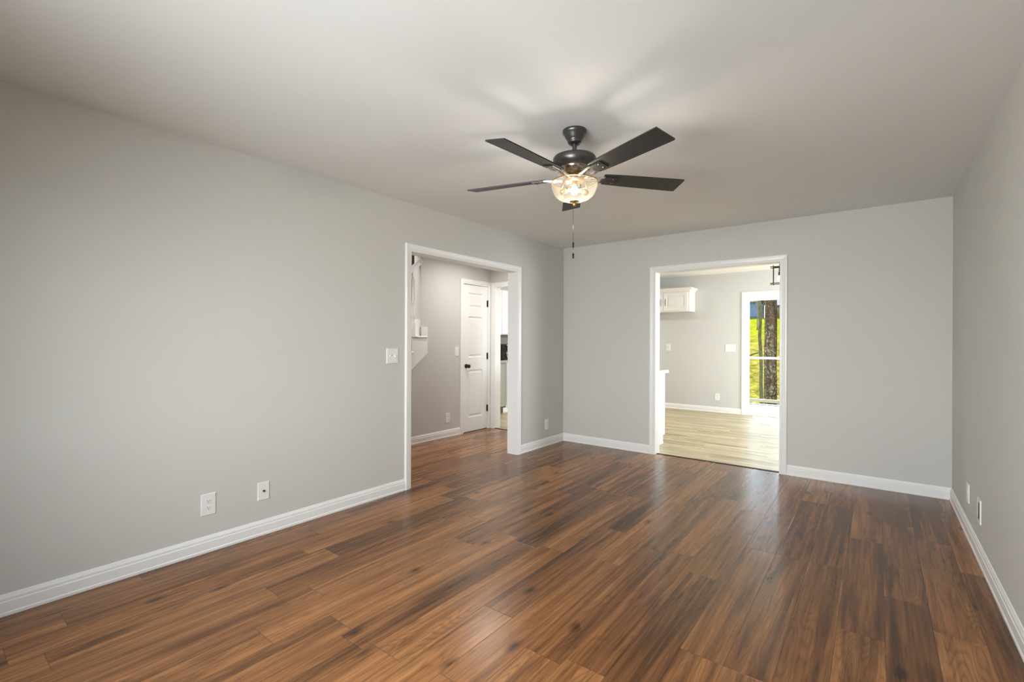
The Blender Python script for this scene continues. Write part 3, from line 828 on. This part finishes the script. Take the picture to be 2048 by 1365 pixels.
wt = MB(); wt.bbox(-3.17, -2.068, YB + T + 0.02, 5.905, 0.872, 0.910, 0.006, 'z')
tag(wt.build('worktop', M['counter_white']), 'white worktop on the base cabinet beside the kitchen opening', 'worktop')

# kitchen side seen through the hall end opening
XF = -5.20
dw = thing('dishwasher', 'grey steel dishwasher under the grey worktop', 'dishwasher')
MB().box(XF - 0.56, XF - 0.02, 5.96, 6.556, 0.10, 0.875).build('body', M['steel'], dw)
MB().bbox(XF - 0.02, XF, 5.965, 6.553, 0.11, 0.87, 0.004, 'x').build('door', M['steel'], dw)
MB().box(XF - 0.10, XF - 0.06, 5.96, 6.46, 0.0, 0.10).build('kick_plate', M['slot'], dw)
c2 = thing('base_cabinet', 'white base cabinet next to the grey dishwasher', 'cabinet')
MB().box(XF - 0.56, XF, 6.562, 7.70, 0.09, 0.875).build('body', M['cabinet'], c2)
MB().box(XF - 0.56, XF + 0.012, 6.47, 7.70, 0.0, 0.085).build('plinth', M['cabinet'], c2)
for a0, a1 in ((6.575, 7.12), (7.13, 7.69)):
    cab_door('x', a0, a1, 0.12, 0.86, XF, c2, 'x', 1)
w3 = MB(); w3.bbox(KXL + 0.001, XF + 0.025, 5.90, 7.75, 0.878, 0.917, 0.005, 'z')
tag(w3.build('worktop', M['counter']), 'grey worktop glimpsed through the hall doorway', 'worktop')
struct(MB().box(KXL, KXL + 0.008, 5.9, 7.75, 0.917, 1.37).build('trim_6', M['backsplash']))
uc = thing('wall_cabinet', 'tall white wall cabinet above the grey worktop', 'cabinet')
MB().box(KXL + 0.002, -5.47, 5.75, 7.75, 1.375, 2.20).build('body', M['cabinet'], uc)
for a0, a1 in ((5.76, 6.25), (6.26, 6.75), (6.76, 7.25), (7.26, 7.74)):
    cab_door('x', a0, a1, 1.39, 2.185, -5.47, uc, 'x', 1)
MB().box(-5.50, -5.455, 5.75, 7.75, 1.352, 1.374).build('shadow_strip', M['slot'], uc)  # dark strip painted in place of the shadow under the cabinet
mw = thing('countertop_oven', 'black countertop oven with pale handle glimpsed past the hall doorway', 'oven')
MB().bbox(-5.66, -5.30, 6.54, 7.00, 0.935, 1.205, 0.008, 'x').build('body', M['black'], mw)
MB().bbox(-5.301, -5.292, 6.56, 6.90, 0.95, 1.19, 0.004, 'x').build('door', M['black'], mw)
MB().tube([(-5.292, 6.70, 1.185), (-5.262, 6.70, 1.18), (-5.262, 6.70, 1.075), (-5.292, 6.70, 1.07)], 0.011, 8).build('handle', M['plastic'], mw)
kb = MB()
kb.box(-5.292, -5.275, 6.665, 6.74, 1.035, 1.062); kb.box(-5.292, -5.275, 6.678, 6.692, 0.965, 1.035); kb.box(-5.292, -5.275, 6.678, 6.76, 0.965, 0.99)
kb.build('bracket', M['steel'], mw)
for x in (-5.62, -5.35):
    for y in (6.57, 6.97):
        MB().lathe([(0.012, 0.917), (0.012, 0.936)], 10, mtx=Matrix.Translation((x, y, 0))).build('foot', M['slot'], mw)

# lantern
LX, LY = -1.078, 7.5
ln = thing('pendant_lantern', 'black open cage lantern hanging from the kitchen ceiling', 'lantern', (LX, LY, KH), 0.12)
MB().lathe([(0.06, 0), (0.06, -0.012), (0.03, -0.022), (0.0, -0.022)], 24).build('canopy', M['black'], ln)
MB().tube([(0, 0, -0.02), (0, 0, -0.165)], 0.005, 8).build('stem', M['black'], ln)
cg = MB()
for zc in (-0.165, -0.395):
    for s in (-1, 1):
        cg.box(-0.115, 0.115, s * 0.075 - 0.005, s * 0.075 + 0.005, zc - 0.005, zc + 0.005)
        cg.box(s * 0.075 - 0.005, s * 0.075 + 0.005, -0.115, 0.115, zc - 0.005, zc + 0.005)
for sx in (-1, 1):
    for sy in (-1, 1):
        cg.box(sx * 0.075 - 0.005, sx * 0.075 + 0.005, sy * 0.075 - 0.005, sy * 0.075 + 0.005, -0.41, -0.145)
cg.box(-0.08, 0.08, -0.005, 0.005, -0.17, -0.16)
cg.build('cage', M['black'], ln)
MB().lathe([(0.0, -0.165), (0.030, -0.170), (0.010, -0.180), (0.010, -0.235), (0.016, -0.238), (0.016, -0.285), (0.0, -0.285)], 16).build('socket', M['black'], ln)
MB().lathe([(0.0, -0.283), (0.012, -0.285), (0.030, -0.318), (0.032, -0.335), (0.022, -0.357), (0.0, -0.365)], 20).build('bulb', M['lantern_bulb'], ln)
lamp('lantern_light', 'POINT', (LX, LY, KH - 0.33), 34.0, (1.0, 0.93, 0.82), radius=0.035)

# sliding glass door
sd = thing('door_2', 'sliding glass door', 'door')
for k in ('label', 'category'): del sd[k]
struct(sd)
jamb_x(*SD, KY, KY + T).build('door_jamb', M['trim'], sd)
casing(*SD, lambda a, z, d: (a, KY - d, z), w=0.07).build('casing', M['trim'], sd)
MB().box(SD[0], SD[1], KY + 0.0, KY + T, 0.0, 0.03).build('sill', M['trim'], sd)
xm = (SD[0] + SD[1]) / 2
for a0, a1, ya in ((SD[0], xm + 0.03, KY + 0.03), (xm - 0.03, SD[1], KY + 0.075)):
    s = MB()
    s.box(a0, a0 + 0.045, ya, ya + 0.035, 0.03, SD[2]); s.box(a1 - 0.045, a1, ya, ya + 0.035, 0.03, SD[2])
    s.box(a0 + 0.045, a1 - 0.045, ya, ya + 0.035, SD[2] - 0.085, SD[2]); s.box(a0 + 0.045, a1 - 0.045, ya, ya + 0.035, 0.03, 0.085)
    fr = s.build('sliding_panel', M['trim'], sd)
    MB().box(a0 + 0.04, a1 - 0.04, ya + 0.015, ya + 0.020, 0.08, SD[2] - 0.08).build('door_pane', M['pane'], fr)

# ------------------------------------------------------------------ outdoors
DZ = -0.10
dk = thing('deck', 'sunlit pale wooden deck outside the sliding glass door', 'deck', (0, 0, 0))
MB().box(-4.5, 3.0, KY + T + 0.01, 11.60, DZ - 0.04, DZ).build('deck_boards', M['deck'], dk)
MB().box(-4.5, 3.0, 11.56, 11.60, DZ - 0.28, DZ - 0.041).build('rim_joist', M['deck_wood'], dk)
for x in (-4.4, -1.0, 2.9):
    for y in (9.4, 11.4):
        MB().box(x - 0.06, x + 0.06, y - 0.06, y + 0.06, -1.3, DZ - 0.041).build('deck_post', M['deck_wood'], dk)
rl = thing('deck_railing', 'pale wooden rail along the outer edge of the deck', 'railing', (0, 0, 0))
MB().box(-4.5, 3.0, 11.44, 11.53, 0.888, 0.932).build('top_rail', M['counter_white'], rl)
MB().box(-4.5, 3.0, 11.46, 11.51, -0.053, 0.014).build('bottom_rail', M['deck_wood'], rl)
for x in (-4.4, -2.75, -1.1, 0.9, 2.9):
    MB().box(x - 0.045, x + 0.045, 11.44, 11.53, DZ, 0.888).build('rail_post', M['counter_white'], rl)

def ground_z(x, y):
    if y < 20: z = -1.15 + max(0, (y - 12)) * 0.02
    else: z = -0.99 + (y - 20) * 0.0885
    if y > 92: z = -0.99 + 72 * 0.0885 + (y - 92) * 0.01
    return z + 0.12 * math.sin(x * 0.21 + y * 0.13) * min(1, max(0, (y - 14) / 20))
g = MB()
nx, ny = 46, 60
vs = [(-70 + 2.6 * i, KY + 0.5 + (130 - KY) * (j / ny) ** 1.4, 0) for j in range(ny + 1) for i in range(nx + 1)]
vs = [(x, y, ground_z(x, y)) for x, y, _ in vs]
g.add(vs, [(j * (nx + 1) + i, j * (nx + 1) + i + 1, (j + 1) * (nx + 1) + i + 1, (j + 1) * (nx + 1) + i) for j in range(ny) for i in range(nx)], True)
tag(g.build('lawn', M['lawn']), 'yellow green lawn sloping up behind the deck', 'lawn', kind='structure')

def trunk_thing(name, label, x, y, r0, r1, h, mat, seed, lean=0.02, branches=6, start=0.5, group=None, wob=0.03):
    rnd = random.Random(seed)
    z0 = ground_z(x, y) - 0.06
    t_ = thing(name, label, 'tree', (x, y, z0), 0, group or 'trees beyond the deck')
    pts, rad = [], []
    n_ = 14
    for i in range(n_ + 1):
        f = i / n_
        pts.append((lean * h * f + rnd.uniform(-wob, wob) * (0.3 + f), rnd.uniform(-wob, wob), h * f))
        rad.append((r0 + (r1 - r0) * f) * (1.25 if i == 0 else 1))
    MB().tube(pts, rad, 14).build('trunk', mat, t_)
    br = MB()
    for k in range(branches):
        f = start + (1 - start) * rnd.random()
        p = Vector(pts[int(f * n_)]); a = rnd.uniform(0, 2 * PI)
        d = Vector((math.cos(a), math.sin(a), rnd.uniform(0.2, 0.9))).normalized()
        L = rnd.uniform(0.12, 0.3) * h
        q, rr = p, (r0 + (r1 - r0) * f) * 0.42
        line, rl_ = [p], [rr]
        for s in range(5):
            d = (d + Vector((rnd.uniform(-.25, .25), rnd.uniform(-.25, .25), rnd.uniform(-.1, .25)))).normalized()
            q = q + d * L / 5
            line.append(q); rl_.append(rr * (1 - (s + 1) / 6))
            if s > 0:
                for _ in range(2):
                    e = (d + Vector((rnd.uniform(-.9, .9), rnd.uniform(-.9, .9), rnd.uniform(-.3, .7)))).normalized()
                    br.tube([q, q + e * L * 0.18, q + e * L * 0.32 + Vector((0, 0, rnd.uniform(-.05, .1) * L))], [rr * 0.35, rr * 0.2, rr * 0.08], 5)
        br.tube(line, rl_, 6)
    if branches: br.build('branches', mat, t_)
    return t_

trunk_thing('tree', 'thick lichen spotted trunk close to the deck rail', -2.375, 15.0, 0.168, 0.13, 9.0, M['bark'], 5, 0.0, 8, 0.6, wob=0.012)
trunk_thing('tree', 'thin dark crooked trunk beside the thick spotted trunk', -2.93, 17.0, 0.054, 0.04, 7.0, M['bark_thin'], 9, -0.022, 8, 0.55, wob=0.03)
trunk_thing('tree', 'slender bare tree in front of the blue house', -8.3, 38.0, 0.04, 0.015, 7.5, M['twig'], 12, 0.0, 16, 0.3)
trunk_thing('tree', 'bare branching tree in front of the brown house', -11.2, 62.0, 0.07, 0.03, 9.0, M['twig'], 21, 0.0, 18, 0.25)
trunk_thing('tree', 'dark leafless tree at the far end of the lawn', -22.0, 70.0, 0.25, 0.1, 12.0, M['bark_thin'], 33, 0.0, 20, 0.3)

def brush(label, x, y, n_, h, seed, mat):
    rnd = random.Random(seed)
    z0 = ground_z(x, y) - 0.03
    t_ = thing('bare_shrub', label, 'shrub', (x, y, z0), 0, 'bare twiggy shrubs beyond the deck')
    b_ = MB()
    for k in range(n_):
        a = rnd.uniform(0, 2 * PI)
        p = Vector((rnd.uniform(-.25, .25), rnd.uniform(-.2, .2), 0))
        d = Vector((math.cos(a) * 0.6, math.sin(a) * 0.6, 1)).normalized()
        line, rd = [p], [0.008]
        L = h * rnd.uniform(0.5, 1.1)
        for s in range(5):
            d = (d + Vector((rnd.uniform(-.3, .3), rnd.uniform(-.3, .3), rnd.uniform(-.3, .1)))).normalized()
            p = p + d * L / 5
            line.append(p); rd.append(0.008 * (1 - (s + 1) / 7))
            for _ in range(2):
                e = (d + Vector((rnd.uniform(-1, 1), rnd.uniform(-1, 1), rnd.uniform(-.5, .5)))).normalized()
                b_.tube([p, p + e * L * 0.15, p + e * L * 0.26], [0.004, 0.003, 0.0015], 4)
        b_.tube(line, rd, 5)
    b_.build('twigs', mat, t_)
    return t_
brush('tangle of pale bare twigs left of the thin trunk', -3.25, 14.2, 16, 1.2, 3, M['twig'])
brush('low bare twigs between the thin and the thick trunk', -2.82, 18.3, 12, 1.0, 8, M['bark_thin'])
brush('dark bare twigs growing past the thick trunk', -1.0, 15.4, 12, 1.1, 14, M['bark_thin'])

br_ = MB()
br_.tube([(-6.40, 33.0, 0.38), (-6.20, 33.0, 0.475), (-5.98, 33.0, 0.55), (-5.78, 33.0, 0.635)], [0.055, 0.05, 0.04, 0.015], 8)
br_.tube([(-6.40, 33.0, 0.38), (-6.8, 33.05, 0.22), (-7.3, 33.1, 0.05)], [0.055, 0.06, 0.06], 8)
tag(br_.build('fallen_branch', M['bark_thin']), 'dark fallen branch lying on the sloping lawn', 'branch')

def house(label, x0, x1, y0, y1, zg, wall_h, roof_h, wm, rm):
    t_ = thing('house', label, 'house', ((x0 + x1) / 2, y0, zg - 0.3), 0)
    cx_ = (x0 + x1) / 2
    w_ = (x1 - x0) / 2; d_ = y1 - y0
    MB().box(-w_, w_, 0, d_, 0.55, 0.3 + wall_h).build('walls', wm, t_)
    MB().box(-w_ + 0.05, w_ - 0.05, 0.05, d_ - 0.05, -0.3, 0.55).build('foundation', M['conc'], t_)
    MB().prism([(-0.4, 0.25 + wall_h), (d_ / 2, 0.25 + wall_h + roof_h), (d_ + 0.4, 0.25 + wall_h), (d_ + 0.4, 0.4 + wall_h), (d_ / 2, 0.4 + wall_h + roof_h), (-0.4, 0.4 + wall_h)], 'x', -w_ - 0.4, w_ + 0.4).build('roof', rm, t_)
    for k in (-0.55, 0.1):
        f = MB().box(k * w_, k * w_ + 1.1, -0.05, 0.02, 1.2, 2.5).build('window', M['trim'], t_)
        MB().box(k * w_ + 0.08, k * w_ + 1.02, -0.07, -0.04, 1.28, 2.42).build('pane', M['black'], f)
    return t_
house('blue sided house across the lawn', -29.5, -16.55, 90, 98, ground_z(-18, 90), 2.75, 2.6, M['blue_siding'], M['roof'])
house('brown house at the top of the lawn beside the blue house', -15.6, -6.0, 96, 104, ground_z(-13, 92), 2.3, 2.4, M['brown_siding'], M['roof_blue'])

def leafy(label, x, y, r, seed):
    rnd = random.Random(seed)
    t_ = thing('leafy_shrub', label, 'shrub', (x, y, ground_z(x, y)), 0)
    vs, fs = [], []
    for k in range(900):
        a, e = rnd.uniform(0, 2 * PI), math.asin(rnd.uniform(-0.3, 1))
        rr = r * rnd.uniform(0.55, 1.0)
        c = Vector((rr * math.cos(a) * math.cos(e), rr * math.sin(a) * math.cos(e), r * 0.35 + rr * math.sin(e)))
        u = Vector((rnd.uniform(-1, 1), rnd.uniform(-1, 1), rnd.uniform(-1, 1))).normalized() * 0.10
        w = Vector((rnd.uniform(-1, 1), rnd.uniform(-1, 1), rnd.uniform(-1, 1))).normalized() * 0.06
        b_ = len(vs)
        vs += [c - u, c + w, c + u, c - w]; fs.append((b_, b_ + 1, b_ + 2, b_ + 3))
    MB().add(vs, fs).build('foliage', M['leaf'], t_, recalc=False)
    MB().tube([(0, 0, -0.1), (0.03, 0, r * 0.9)], [0.06, 0.03], 8).build('stem', M['bark_thin'], t_)
leafy('yellow green bush in front of the brown house', -12.75, 88.0, 1.0, 4)
